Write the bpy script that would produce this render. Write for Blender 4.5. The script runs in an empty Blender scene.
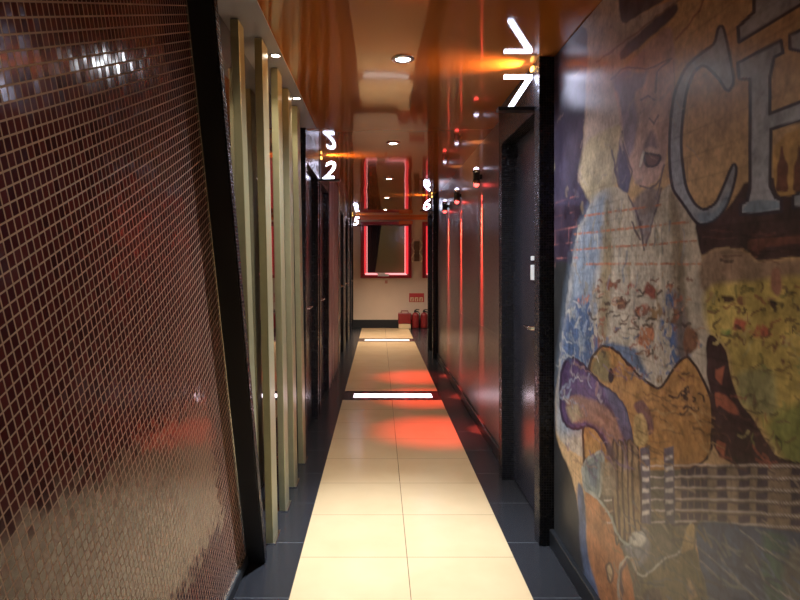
import bpy, bmesh, math, random
import numpy as np
from mathutils import Vector, Matrix

random.seed(7)
SC = bpy.context.scene
COL = SC.collection
EYE = 1.40          # camera height
CEIL = 2.43
F = 625.0
END = 13.8

# ------------------------------------------------------------------ helpers
def s2l(c):
    out = []
    for v in c[:3]:
        v = v / 255.0
        out.append(v / 12.92 if v <= 0.04045 else ((v + 0.055) / 1.055) ** 2.4)
    return tuple(out)

def mat(name, color=(.5, .5, .5), rough=.5, metal=0., ior=1.5, emit=None, es=0., coat=0., noise=0., nscale=8., bump=0., bscale=60.):
    m = bpy.data.materials.new(name); m.use_nodes = True
    nt = m.node_tree; b = nt.nodes['Principled BSDF']
    b.inputs['Base Color'].default_value = (*color, 1)
    b.inputs['Roughness'].default_value = rough
    b.inputs['Metallic'].default_value = metal
    b.inputs['IOR'].default_value = ior
    b.inputs['Coat Weight'].default_value = coat
    if emit:
        b.inputs['Emission Color'].default_value = (*emit, 1)
        b.inputs['Emission Strength'].default_value = es
    if noise or bump:
        tc = nt.nodes.new('ShaderNodeTexCoord')
    if noise:
        n = nt.nodes.new('ShaderNodeTexNoise'); n.inputs['Scale'].default_value = nscale; n.inputs['Detail'].default_value = 6
        nt.links.new(tc.outputs['Object'], n.inputs['Vector'])
        r = nt.nodes.new('ShaderNodeMapRange'); r.inputs[3].default_value = 1 - noise; r.inputs[4].default_value = 1 + noise
        r.inputs[1].default_value = .25; r.inputs[2].default_value = .75
        nt.links.new(n.outputs['Fac'], r.inputs[0])
        mx = nt.nodes.new('ShaderNodeVectorMath'); mx.operation = 'SCALE'
        mx.inputs[0].default_value = color
        nt.links.new(r.outputs[0], mx.inputs['Scale'])
        nt.links.new(mx.outputs[0], b.inputs['Base Color'])
    if bump:
        n2 = nt.nodes.new('ShaderNodeTexNoise'); n2.inputs['Scale'].default_value = bscale
        nt.links.new(tc.outputs['Object'], n2.inputs['Vector'])
        bp = nt.nodes.new('ShaderNodeBump'); bp.inputs['Strength'].default_value = bump; bp.inputs['Distance'].default_value = .01
        nt.links.new(n2.outputs['Fac'], bp.inputs['Height'])
        nt.links.new(bp.outputs[0], b.inputs['Normal'])
    return m

def settle(o, parent):
    root = parent
    while root.parent: root = root.parent
    o.data.transform(Matrix.Translation(-root.location)); o.parent = parent

class MB:
    def __init__(self): self.bm = bmesh.new()
    def box(self, x0, x1, y0, y1, z0, z1, bev=0., mi=0):
        t = bmesh.new()
        bmesh.ops.create_cube(t, size=1)
        for v in t.verts:
            v.co = Vector(((x0 + x1) / 2 + v.co.x * (x1 - x0), (y0 + y1) / 2 + v.co.y * (y1 - y0), (z0 + z1) / 2 + v.co.z * (z1 - z0)))
        if bev:
            bmesh.ops.bevel(t, geom=t.edges[:], offset=bev, segments=2, affect='EDGES', profile=.5)
        self._merge(t, mi); return self
    def hexa(self, bottom, top, bev=0., mi=0):
        t = bmesh.new()
        b = [t.verts.new(p) for p in bottom]; u = [t.verts.new(p) for p in top]
        t.faces.new(b[::-1]); t.faces.new(u)
        for i in range(4): t.faces.new((b[i], b[(i + 1) % 4], u[(i + 1) % 4], u[i]))
        bmesh.ops.recalc_face_normals(t, faces=t.faces[:])
        if bev: bmesh.ops.bevel(t, geom=t.edges[:], offset=bev, segments=2, affect='EDGES', profile=.5)
        self._merge(t, mi); return self
    def lathe(self, prof, centre, n=24, axis='z', mi=0):
        t = bmesh.new(); rings = []
        for r, h in prof:
            ring = []
            for i in range(n):
                a = 2 * math.pi * i / n
                if axis == 'z': p = (r * math.cos(a), r * math.sin(a), h)
                elif axis == 'x': p = (h, r * math.cos(a), r * math.sin(a))
                else: p = (r * math.cos(a), h, r * math.sin(a))
                ring.append(t.verts.new(Vector(centre) + Vector(p)))
            rings.append(ring)
        for a, b in zip(rings, rings[1:]):
            for i in range(n):
                t.faces.new((a[i], a[(i + 1) % n], b[(i + 1) % n], b[i]))
        t.faces.new(rings[0][::-1]); t.faces.new(rings[-1])
        bmesh.ops.remove_doubles(t, verts=t.verts[:], dist=1e-5)
        bmesh.ops.recalc_face_normals(t, faces=t.faces[:])
        for f in t.faces: f.smooth = len(f.verts) == 4
        self._merge(t, mi); return self
    def tube(self, pts, r, n=10, mi=0):
        t = bmesh.new(); rings = []
        pts = [Vector(p) for p in pts]
        for i, p in enumerate(pts):
            d = (pts[min(i + 1, len(pts) - 1)] - pts[max(i - 1, 0)]).normalized()
            q = d.to_track_quat('Z', 'Y')
            rings.append([t.verts.new(p + q @ Vector((r * math.cos(2 * math.pi * k / n), r * math.sin(2 * math.pi * k / n), 0))) for k in range(n)])
        for a, b in zip(rings, rings[1:]):
            for i in range(n): t.faces.new((a[i], a[(i + 1) % n], b[(i + 1) % n], b[i]))
        t.faces.new(rings[0][::-1]); t.faces.new(rings[-1])
        bmesh.ops.recalc_face_normals(t, faces=t.faces[:])
        for f in t.faces: f.smooth = len(f.verts) == 4
        self._merge(t, mi); return self
    def _merge(self, t, mi):
        for f in t.faces: f.material_index = mi
        me = bpy.data.meshes.new('tmp'); t.to_mesh(me); t.free()
        self.bm.from_mesh(me); bpy.data.meshes.remove(me)
    def build(self, name, m, parent=None, loc=None):
        me = bpy.data.meshes.new(name)
        self.bm.to_mesh(me); self.bm.free()
        for x in (m if isinstance(m, (list, tuple)) else [m]): me.materials.append(x)
        o = bpy.data.objects.new(name, me); COL.objects.link(o)
        if parent: settle(o, parent)
        return o

def empty(name, loc):
    o = bpy.data.objects.new(name, None); COL.objects.link(o)
    o.location = loc; o.empty_display_size = .05
    return o
def tag(o, label, cat, group=None):
    o['label'] = label; o['category'] = cat
    if group: o['group'] = group
    return o
def struct(o):
    o['kind'] = 'structure'; return o
def thing(name, loc, label, cat, group=None):
    return tag(empty(name, loc), label, cat, group)
def copy_tree(o, delta, label=None, group=None):
    c = o.copy(); COL.objects.link(c)
    c.location = o.location + Vector(delta)
    if label: c['label'] = label
    if group: c['group'] = group
    for ch in list(o.children):
        k = ch.copy(); COL.objects.link(k); k.parent = c
        for g in list(ch.children):
            q = g.copy(); COL.objects.link(q); q.parent = k
    return c

# ------------------------------------------------------------------ materials
def tiles_mat(name, tile_cols, grout, sx, sy, gap, rough, wob, uv='UVMap', ior=1.6, nvar=.35):
    """grid tiling on a metric UV map; each tile has its own tint and slight tilt"""
    m = bpy.data.materials.new(name); m.use_nodes = True
    nt = m.node_tree; N = nt.nodes; L = nt.links; b = N['Principled BSDF']
    b.inputs['IOR'].default_value = ior
    u = N.new('ShaderNodeUVMap'); u.uv_map = uv
    sep = N.new('ShaderNodeSeparateXYZ'); L.new(u.outputs[0], sep.inputs[0])
    def M(op, a, bb=None):
        n = N.new('ShaderNodeMath'); n.operation = op
        for i, v in enumerate((a, bb)):
            if v is None: continue
            if isinstance(v, (int, float)): n.inputs[i].default_value = v
            else: L.new(v, n.inputs[i])
        return n.outputs[0]
    ux = M('DIVIDE', sep.outputs[0], sx); uy = M('DIVIDE', sep.outputs[1], sy)
    fx, fy = M('FRACT', ux), M('FRACT', uy)
    ex = M('MULTIPLY', M('MINIMUM', fx, M('SUBTRACT', 1., fx)), sx)
    ey = M('MULTIPLY', M('MINIMUM', fy, M('SUBTRACT', 1., fy)), sy)
    e = M('MINIMUM', ex, ey)
    mr = N.new('ShaderNodeMapRange'); mr.inputs[1].default_value = gap * .5; mr.inputs[2].default_value = gap * .5 + .0008
    L.new(e, mr.inputs[0]); mask = mr.outputs[0]
    cb = N.new('ShaderNodeCombineXYZ'); L.new(M('FLOOR', ux), cb.inputs[0]); L.new(M('FLOOR', uy), cb.inputs[1])
    wn = N.new('ShaderNodeTexWhiteNoise'); wn.noise_dimensions = '3D'; L.new(cb.outputs[0], wn.inputs['Vector'])
    rp = N.new('ShaderNodeMix'); rp.data_type = 'RGBA'
    L.new(wn.outputs['Value'], rp.inputs[0])
    rp.inputs[6].default_value = (*tile_cols[0], 1); rp.inputs[7].default_value = (*tile_cols[1], 1)
    mx = N.new('ShaderNodeMix'); mx.data_type = 'RGBA'
    L.new(mask, mx.inputs[0]); mx.inputs[6].default_value = (*grout, 1); L.new(rp.outputs[2], mx.inputs[7])
    L.new(mx.outputs[2], b.inputs['Base Color'])
    r2 = N.new('ShaderNodeMapRange'); r2.inputs[3].default_value = .8; r2.inputs[4].default_value = rough
    L.new(mask, r2.inputs[0]); L.new(r2.outputs[0], b.inputs['Roughness'])
    # each tile tilted a little
    geo = N.new('ShaderNodeNewGeometry')
    sub = N.new('ShaderNodeVectorMath'); sub.operation = 'SUBTRACT'; L.new(wn.outputs['Color'], sub.inputs[0]); sub.inputs[1].default_value = (.5, .5, .5)
    sc = N.new('ShaderNodeVectorMath'); sc.operation = 'SCALE'; L.new(sub.outputs[0], sc.inputs[0]); sc.inputs['Scale'].default_value = wob
    ad = N.new('ShaderNodeVectorMath'); ad.operation = 'ADD'; L.new(sc.outputs[0], ad.inputs[0]); L.new(geo.outputs['Normal'], ad.inputs[1])
    nr = N.new('ShaderNodeVectorMath'); nr.operation = 'NORMALIZE'; L.new(ad.outputs[0], nr.inputs[0])
    bp = N.new('ShaderNodeBump'); bp.inputs['Strength'].default_value = .35; bp.inputs['Distance'].default_value = .002
    L.new(mask, bp.inputs['Height']); L.new(nr.outputs[0], bp.inputs['Normal'])
    L.new(bp.outputs[0], b.inputs['Normal'])
    return m

M_mosaic = tiles_mat('mosaic_maroon', (s2l((66, 25, 23)), s2l((94, 40, 36))), s2l((186, 156, 130)), .0212, .0262, .0027, .12, .04, ior=1.38)
M_glitter = tiles_mat('black_glitter_mosaic', ((.005, .0045, .006), (.014, .013, .018)), (.004, .004, .005), .013, .013, .0018, .2, .3, ior=1.45)
M_black = mat('black_lacquer', (.012, .012, .013), .3)
M_blackmatte = mat('black_matte', (.010, .010, .011), .55)
M_slat = mat('champagne_metal', (.42, .375, .215), .36, .5, noise=.06, nscale=20)
M_bright = mat('bright_metal', (.75, .72, .62), .25, .9)
M_pink = mat('rose_metal', (.42, .27, .25), .4, .5)
M_mirror = mat('smoked_mirror', (.30, .27, .27), .04, 1.)
M_soffit = mat('grey_soffit', (.34, .33, .32), .45)
M_chrome = mat('chrome', (.8, .8, .8), .12, 1.)
M_plate = mat('satin_plate', (.75, .75, .74), .5, .2)
M_door = mat('slate_door', (.030, .030, .040), .22, noise=.25, nscale=5)
M_wall = mat('plain_wall', (.16, .13, .11), .6)
M_endwall = mat('beige_wall', s2l((205, 180, 156)), .6, noise=.06, nscale=2)
M_redframe = mat('red_frame', (.30, .012, .018), .3)
M_neonred = mat('neon_red', (.8, .1, .1), .4, emit=(1., .04, .06), es=.8)
M_neonpink = mat('neon_pink', (.8, .3, .3), .4, emit=(1., .33, .34), es=1.6)
M_num = mat('numeral_white', (.9, .9, .95), .4, emit=(.72, .75, 1.), es=18)
M_amber = mat('amber_streak_glow', (.9, .5, .1), .4, emit=(1., .55, .12), es=5)
M_tube = mat('floor_tube', (.9, .9, .9), .4, emit=(1., .86, .97), es=7)
M_tubewarm = mat('floor_tube_warm', (.9, .9, .9), .4, emit=(1., .90, .80), es=1.1)
M_stripglass = mat('strip_glass', (.06, .03, .035), .12, noise=.3, nscale=30)
M_lampcool = mat('lamp_cool', (1, 1, 1), .4, emit=(.90, .94, 1.), es=45)
M_lampwarm = mat('lamp_warm', (1, 1, 1), .4, emit=(1., .88, .74), es=22)
M_redlens = mat('red_lens', (.8, .05, .05), .3, emit=(1., .06, .05), es=7)
M_violetlens = mat('violet_lens', (.8, .7, .9), .3, emit=(.8, .74, 1.), es=5)
M_red = mat('fire_red', (.20, .014, .014), .35)
M_cream_p = mat('cream_paint', s2l((205, 180, 140)), .5)
M_whitep = mat('white_paper', (.8, .78, .8), .6)
M_glass_dark = mat('dark_green_pane', (.20, .21, .11), .12, ior=1.5)
M_curtain = mat('dark_curtain', (.016, .014, .016), .8, bump=.2, bscale=20)
M_orange_trim = mat('orange_trim', s2l((215, 110, 50)), .35)
M_brown = mat('brown_wood', (.12, .06, .03), .45, noise=.3)
M_pale = mat('pale_metal', (.9, .82, .6), .35, 0.)
M_signred = mat('sign_red', (.42, .03, .03), .5)

# glossy stretched-film ceiling
M_ceil = mat('glossy_orange_ceiling', (.42, .125, .022), .055, ior=1.8)
def ceil_nodes():
    nt = M_ceil.node_tree; b = nt.nodes['Principled BSDF']
    tc = nt.nodes.new('ShaderNodeTexCoord')
    mp = nt.nodes.new('ShaderNodeMapping'); mp.inputs['Scale'].default_value = (2.2, .9, 1)
    n = nt.nodes.new('ShaderNodeTexNoise'); n.inputs['Scale'].default_value = 1.2; n.inputs['Detail'].default_value = 1
    nt.links.new(tc.outputs['Object'], mp.inputs[0]); nt.links.new(mp.outputs[0], n.inputs['Vector'])
    bp = nt.nodes.new('ShaderNodeBump'); bp.inputs['Strength'].default_value = .05; bp.inputs['Distance'].default_value = .05
    nt.links.new(n.outputs['Fac'], bp.inputs['Height']); nt.links.new(bp.outputs[0], b.inputs['Normal'])
ceil_nodes()

# floor: cream porcelain tiles / black granite border tiles
def floor_mat(name, c0, c1, grout, rough, size, off, ns):
    m = bpy.data.materials.new(name); m.use_nodes = True
    nt = m.node_tree; N = nt.nodes; L = nt.links; b = N['Principled BSDF']
    tc = N.new('ShaderNodeTexCoord'); sep = N.new('ShaderNodeSeparateXYZ'); L.new(tc.outputs['Object'], sep.inputs[0])
    def M(op, a, bb=None):
        n = N.new('ShaderNodeMath'); n.operation = op
        for i, v in enumerate((a, bb)):
            if v is None: continue
            if isinstance(v, (int, float)): n.inputs[i].default_value = v
            else: L.new(v, n.inputs[i])
        return n.outputs[0]
    def edge(o, s, of):
        f = M('FRACT', M('DIVIDE', M('SUBTRACT', o, of), s))
        return M('MULTIPLY', M('MINIMUM', f, M('SUBTRACT', 1., f)), s)
    e = M('MINIMUM', edge(sep.outputs[0], size[0], off[0]), edge(sep.outputs[1], size[1], off[1]))
    mr = N.new('ShaderNodeMapRange'); mr.inputs[1].default_value = .0010; mr.inputs[2].default_value = .0022
    L.new(e, mr.inputs[0])
    n = N.new('ShaderNodeTexNoise'); n.inputs['Scale'].default_value = ns; n.inputs['Detail'].default_value = 8
    L.new(tc.outputs['Object'], n.inputs['Vector'])
    a = N.new('ShaderNodeMix'); a.data_type = 'RGBA'; L.new(n.outputs['Fac'], a.inputs[0])
    a.inputs[6].default_value = (*c0, 1); a.inputs[7].default_value = (*c1, 1)
    g = N.new('ShaderNodeMix'); g.data_type = 'RGBA'; L.new(mr.outputs[0], g.inputs[0])
    g.inputs[6].default_value = (*grout, 1); L.new(a.outputs[2], g.inputs[7])
    L.new(g.outputs[2], b.inputs['Base Color'])
    b.inputs['Roughness'].default_value = rough; b.inputs['IOR'].default_value = 1.5
    return m
SEAM_X = .134
M_cream = floor_mat('cream_tiles', s2l((204, 174, 132)), s2l((184, 152, 110)), s2l((92, 74, 56)), .20, (.511, .505), (SEAM_X, 2.985), 3.)
M_granite = floor_mat('black_granite', (.011, .011, .012), (.030, .028, .030), (.11, .11, .11), .22, (5., .52), (2.5, 3.14), 40.)

# dark wall cladding on the right
def clad_mat():
    m = bpy.data.materials.new('brown_cladding'); m.use_nodes = True
    nt = m.node_tree; N = nt.nodes; L = nt.links; b = N['Principled BSDF']
    tc = N.new('ShaderNodeTexCoord'); sep = N.new('ShaderNodeSeparateXYZ'); L.new(tc.outputs['Object'], sep.inputs[0])
    n = N.new('ShaderNodeTexNoise'); n.inputs['Scale'].default_value = 45; n.inputs['Detail'].default_value = 8
    L.new(tc.outputs['Object'], n.inputs['Vector'])
    r = N.new('ShaderNodeValToRGB'); L.new(n.outputs['Fac'], r.inputs[0])
    r.color_ramp.elements[0].position = .3; r.color_ramp.elements[0].color = (*s2l((84, 70, 66)), 1)
    r.color_ramp.elements[1].position = .72; r.color_ramp.elements[1].color = (*s2l((132, 112, 108)), 1)
    L.new(r.outputs[0], b.inputs['Base Color'])
    b.inputs['Roughness'].default_value = .32; b.inputs['IOR'].default_value = 1.5
    return m
M_clad = clad_mat()

# ------------------------------------------------------------------ setting
XR = .868           # right wall face
XL = -.64           # left wall face behind slats
Y0 = -2.2
def slab(name, x0, x1, y0, y1, z0, z1, m):
    return struct(MB().box(x0, x1, y0, y1, z0, z1).build(name, m))

CX0, CX1 = -.377, .645
fl = MB()
fl.box(-1.1, CX0, Y0, END + .1, -.08, 0, mi=0)
fl.box(CX1, 2.4, Y0, END + .1, -.08, 0, mi=0)
STRIPS = [(6.43, 6.88), (11.28, 11.74)]
ys = [Y0, STRIPS[0][0], STRIPS[0][1], STRIPS[1][0], STRIPS[1][1], 13.66]
for a, b2 in ((0, 1), (2, 3), (4, 5)): fl.box(CX0, CX1, ys[a], ys[b2], -.08, 0, mi=1)
for a, b2 in STRIPS: fl.box(CX0, CX1, a, b2, -.08, -.05, mi=0)
fl.box(CX0, CX1, 13.66, END + .1, -.08, 0, mi=0)
floor = struct(fl.build('floor', [M_granite, M_cream]))
ceil = MB().box(-.476, 2.4, Y0, 4.73, CEIL, CEIL + .08).box(-1.1, 2.4, 4.73, END + .1, CEIL, CEIL + .08)
struct(ceil.build('ceiling', M_ceil))
slab('trim_1', -1.1, -.476, Y0, 4.73, CEIL - .004, CEIL + .08, M_soffit)      # grey ceiling border over the slats
slab('trim_2', -1.0, 2.3, END - .02, END, CEIL - .055, CEIL, M_orange_trim)  # orange paint stands in for a glow along the ceiling edge
struct(MB().box(-1.1, XL - .03, Y0, 4.7, 0, CEIL).box(-1.1, -.645, 4.7, END, 0, CEIL).build('wall_left', M_wall))
wr = MB().box(.93, 1.05, Y0, 10.3, 0, CEIL, mi=0)
wr.box(XR + .004, .93, Y0, 3.16, 0, CEIL, mi=0)
wr.box(XR, .93, 4.15, 9.2, 0, CEIL, mi=1)
struct(wr.build('wall_right', [M_wall, M_clad]))
slab('wall_right_return', 1.05, 2.4, 10.2, 10.3, 0, CEIL, M_endwall)
slab('wall_right_far', 2.4, 2.5, 10.2, END + .1, 0, CEIL, M_endwall)
slab('wall_front', -1.1, 1.05, Y0 - .1, Y0, 0, CEIL, M_wall)  # unseen wall added behind the camera to close the corridor and bounce light
# end wall with two window openings
W1 = (-.397, .707, EYE - .31, EYE + .927)
W2 = (.965, 2.05, EYE - .31, EYE + .927)
ew = MB()
ew.box(-1.1, W1[0], END, END + .1, 0, CEIL); ew.box(W1[1], W2[0], END, END + .1, 0, CEIL); ew.box(W2[1], 2.5, END, END + .1, 0, CEIL)
for w in (W1, W2):
    ew.box(w[0], w[1], END, END + .1, 0, w[2]); ew.box(w[0], w[1], END, END + .1, w[3], CEIL)
struct(ew.build('wall_back', M_endwall))
slab('baseboard_back', -.64, 2.4, END - .015, END, 0, .17, M_blackmatte)
bb = MB().box(XR - .022, XR + .004, Y0, 3.14, 0, .085, .004).box(XR - .022, XR, 4.15, 9.2, 0, .085, .004)
struct(bb.build('baseboard_right', M_black))
# thin seams of the wall cladding
sm = MB()
sm.box(XR - .0008, XR + .002, 4.2, 9.2, EYE - .524, EYE - .519)
for d in (5.45, 6.7, 7.95): sm.box(XR - .0008, XR + .002, d - .002, d + .002, .09, CEIL)
struct(sm.build('trim_3', mat('seam_metal', (.30, .25, .22), .4, .4)))

# ------------------------------------------------------------------ doors
def metric_uv(o):
    me = o.data; uvl = me.uv_layers.new(name='UVMap')
    for p in me.polygons:
        n = p.normal; ax = max(range(3), key=lambda i: abs(n[i]))
        for li in p.loop_indices:
            c = me.vertices[me.loops[li].vertex_index].co
            uv = (c.y, c.z) if ax == 0 else ((c.x, c.z) if ax == 1 else (c.x, c.y))
            uvl.data[li].uv = (uv[0] + .003, uv[1] + .003)

def door(name, side, face, leafx, d0, d1, handle_near=True, head=2.18, post=.1, handle=True, plate=False):
    """portal of black mosaic with a dark leaf set back in it; side +1 right wall, -1 left wall"""
    r = struct(empty(name, (side * leafx, d0, 0)))
    def sx(a, b): return (min(side * a, side * b), max(side * a, side * b))
    back = leafx + .05
    for a, b in ((d0, d0 + post), (d1 - post, d1)):
        x = sx(face, back); metric_uv(MB().box(x[0], x[1], a, b, 0, CEIL, .003).build('door_post', M_glitter, r))
    x = sx(face, back); metric_uv(MB().box(x[0], x[1], d0 + post, d1 - post, head, CEIL, .003).build('door_header', M_glitter, r))
    x = sx(leafx, leafx + .045)
    leaf = MB().box(x[0], x[1], d0 + post + .004, d1 - post - .004, .012, head - .004, .002).build('door_leaf', M_door, r)
    if handle:
        hd = d0 + post + .20 if handle_near else d1 - post - .11
        sgn = 1 if handle_near else -1
        h = MB(); c = side * leafx
        h.lathe([(.026, 0), (.026, -side * .008), (.010, -side * .012), (.010, -side * .05)], (c, hd, 1.05), 20, 'x')
        h.tube([(c - side * .045, hd, 1.05), (c - side * .05, hd + sgn * .03, 1.05), (c - side * .05, hd + sgn * .13, 1.05)], .009)
        h.build('door_handle', M_chrome, leaf)
    if plate:
        hd = d0 + post + .275
        x = sx(leafx - .012, leafx)
        MB().box(x[0], x[1], hd, hd + .075, EYE - .09, EYE - .005, .002).box(x[0], x[1], hd + .005, hd + .07, EYE + .02, EYE + .045, .002).build('lock_plate', M_plate, leaf)
    return r
door('door_1', 1, .795, .872, 3.10, 4.15, plate=True)
door('door_2', 1, .795, .872, 9.2, 10.25)
door('door_3', -1, .552, .60, 4.70, 5.76)
door('door_4', -1, .552, .60, 5.85, 6.94)
door('door_5', -1, .565, .60, 8.80, 10.02, handle_near=False)
door('door_6', -1, .565, .60, 10.16, 11.36, handle_near=False)
door('door_7', -1, .565, .60, 12.75, 13.75)

# ------------------------------------------------------------------ mosaic panel (leaning)
TILT = math.atan(.405)
ct, st = math.cos(TILT), math.sin(TILT)
PX = -.62
def ybar(z, d0=2.95): return d0 - .405 * z            # leaning edge at height z
mp = thing('mosaic_panel', (PX, 1.0, 0), 'maroon glass mosaic wall panel with tilted tile rows and a black edge bar', 'wall panel')
bm = bmesh.new()
BOT = .055
loops = [(Y0, BOT), (ybar(BOT) - .035, BOT), (ybar(CEIL - .006) - .035, CEIL - .006), (Y0, CEIL - .006)]
fr = [bm.verts.new((PX, y, z)) for y, z in loops]; bk = [bm.verts.new((PX - .03, y, z)) for y, z in loops]
bm.faces.new(fr); bm.faces.new(bk[::-1])
for i in range(4): bm.faces.new((fr[i], bk[i], bk[(i + 1) % 4], fr[(i + 1) % 4]))
bmesh.ops.recalc_face_normals(bm, faces=bm.faces[:])
q = MB(); q.bm.free(); q.bm = bm
tf = q.build('tile_field', M_mosaic, mp)
uvl = tf.data.uv_layers.new(name='UVMap')
for p in tf.data.polygons:
    for li in p.loop_indices:
        c = tf.data.vertices[tf.data.loops[li].vertex_index].co
        dy, dz = c.y - 2.9, c.z
        uvl.data[li].uv = (dy * ct + dz * st, -dy * st + dz * ct)
def leaning(x0, x1, off0, off1, z0, z1):
    b = MB()
    b.hexa([(x0, ybar(z0) + off0, z0), (x1, ybar(z0) + off0, z0), (x1, ybar(z0) + off1, z0), (x0, ybar(z0) + off1, z0)],
           [(x0, ybar(z1) + off0, z1), (x1, ybar(z1) + off0, z1), (x1, ybar(z1) + off1, z1), (x0, ybar(z1) + off1, z1)], .002)
    return b
bar = leaning(PX - .03, -.538, -.028, .018, 0, CEIL - .006).build('black_bar', M_blackmatte, mp); bar['label'] = 'black leaning edge bar'
cap = leaning(-.538, -.531, -.028, .022, 0, CEIL - .006).build('bar_facing', M_glitter, mp); metric_uv(cap)
leaning(PX - .01, PX + .004, -.036, -.028, BOT, CEIL - .006).build('edge_strip', M_bright, mp)
pl = MB().box(PX - .03, PX + .012, Y0, 2.91, 0, .05, .003)
pl.build('plinth', M_blackmatte, mp)
MB().box(PX - .005, PX + .006, Y0, 2.90, .05, .056).build('plinth_trim', M_bright, mp)

# mirror behind the slats
mir = MB().box(XL - .03, XL - .015, 2.2, 4.69, 0, CEIL - .006, .001).build('wall_mirror', M_mirror)
tag(mir, 'smoked mirror covering the left wall behind the champagne metal slats', 'mirror')

# ------------------------------------------------------------------ slats
SL = [(2.60, 2.99, 'nearest metal slat, beside the black bar of the mosaic panel'),
      (2.82, 3.13, 'second metal slat along from the mosaic panel'),
      (3.25, 3.54, 'middle one of the five champagne metal slats over the smoked mirror'),
      (3.63, 3.92, 'fourth metal slat along, second before the black door portal'),
      (4.03, 4.38, 'last champagne metal slat, right before the black door portal with no number')]
for i, (dt, db, lb) in enumerate(SL):
    t = thing('wall_slat', (-.55, db, 0), lb, 'slat', 'champagne metal slats over the mirror')
    xb = -.585 if i == 0 else -.528; w = .036; L = .10 if i == 0 else .14
    MB().hexa([(xb - w, db - .01, .006), (xb, db - .01, .006), (xb, db + L, .006), (xb - w, db + L, .006)],
              [(xb - w, dt, CEIL - .01), (xb, dt, CEIL - .01), (xb, dt + L, CEIL - .01), (xb - w, dt + L, CEIL - .01)], .003).build('slat_body', M_slat, t)
    MB().box(xb - w - .012, xb + .012, db - .012, db + L + .012, 0, .006, .001).build('base_plate', M_chrome, t)
# thin rose slats beyond the doors
for i in range(6):
    d = 7.02 + i * .265
    o = MB().box(-.60, -.552, d, d + .12, 0, CEIL - .002, .004).build('wall_slat', M_pink)
    tag(o, 'thin rose metal wall slat between the numbered left doors', 'slat', 'rose slats beyond the left doors')
for d, lb in ((8.70, 'bright metal post after the rose slats'), (10.06, 'bright metal post between two dark left doors'), (11.42, 'farthest bright metal post on the left side')):
    o = MB().box(-.60, -.545, d, d + .05, 0, CEIL - .002, .004).build('metal_post', M_bright)
    tag(o, lb, 'post', 'bright posts along the left side')

# ------------------------------------------------------------------ number signs
def glyph(ch, height, depth, shear):
    cu = bpy.data.curves.new('t', 'FONT'); cu.body = ch; cu.extrude = depth / 2; cu.shear = shear; cu.offset = .002; cu.size = 1.
    o = bpy.data.objects.new('t', cu); COL.objects.link(o)
    bpy.context.view_layer.update()
    me = bpy.data.meshes.new_from_object(o.evaluated_get(bpy.context.evaluated_depsgraph_get()))
    bpy.data.objects.remove(o); bpy.data.curves.remove(cu)
    v = np.array([x.co[:] for x in me.vertices]); lo, hi = v.min(0), v.max(0)
    s = height / (hi[1] - lo[1])
    for x in me.vertices:
        c = x.co.copy()
        x.co = Vector(((c.x - (lo[0] + hi[0]) / 2) * s, c.z, (c.y - lo[1]) * s))
    w = (hi[0] - lo[0]) * s
    return me, w
def seven():
    b = bmesh.new()
    pts = [(-.07, .165), (.072, .165), (.072, .146), (-.026, 0), (-.052, 0), (.046, .150), (-.07, .150)]
    a = [b.verts.new((x, -.012, z)) for x, z in pts]; c = [b.verts.new((x, .012, z)) for x, z in pts]
    b.faces.new(a); b.faces.new(c[::-1])
    for i in range(len(pts)): b.faces.new((a[i], c[i], c[(i + 1) % len(pts)], a[(i + 1) % len(pts)]))
    b.normal_update()
    bmesh.ops.triangulate(b, faces=[f for f in b.faces if len(f.verts) > 4])
    bmesh.ops.recalc_face_normals(b, faces=b.faces[:])
    me = bpy.data.meshes.new('numeral'); b.to_mesh(me); b.free()
    return me
def sign(ch, d, side, face, label):
    zb = EYE + .797
    cx = side * (face - .08)
    t = thing('number_sign', (cx, d, zb), label, 'sign', 'glowing door numbers')
    x0, x1 = sorted((side * (face - .185), side * (face + .01)))
    MB().box(x0, x1, d - .03, d + .03, zb - .012, zb + .008, .002).build('bracket', M_black, t)
    me = seven() if ch == '7' else glyph(ch, .165, .024, .25)[0]
    me.materials.clear(); me.materials.append(M_num)
    for x in me.vertices: x.co = x.co + Vector((cx, d, zb + .010))
    o = bpy.data.objects.new('numeral', me); COL.objects.link(o); settle(o, t); o['label'] = 'glowing white numeral ' + ch
    lx = sorted((side * (face - .0005), side * (face - .012)))
    MB().box(lx[0], lx[1], d - .02, d + .02, CEIL - .035, CEIL - .015, .001).build('added_amber_lens', M_amber, t)  # small glowing lens added as a source for the ceiling streak
    # added area light, shaped to throw an orange streak along the ceiling
    def area(nm, loc, aim, e, colr, sx_, sy_, spread):
        L = bpy.data.lights.new(nm, 'AREA'); L.shape = 'RECTANGLE'; L.size = sx_; L.size_y = sy_; L.energy = e; L.color = colr; L.spread = spread
        lo = bpy.data.objects.new(nm, L); COL.objects.link(lo); lo.location = loc
        lo.rotation_euler = Vector(aim).to_track_quat('-Z', 'Y').to_euler(); return lo
    area('ceiling_streak_light', (side * (face - .016), d, CEIL - .040), (-side, 0, .18), 4., (1., .50, .17), .08, .012, math.radians(75))
    return t
sign('7', 3.22, 1, .795, 'glowing white number 7 on a black bracket, highest and nearest on the right')
sign('6', 9.33, 1, .795, 'glowing white number 6 by the far right door')
sign('2', 5.92, -1, .552, 'glowing white number 2 over the left doors')
sign('5', 12.95, -1, .552, 'small glowing white number 5 at the far left end')

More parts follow.
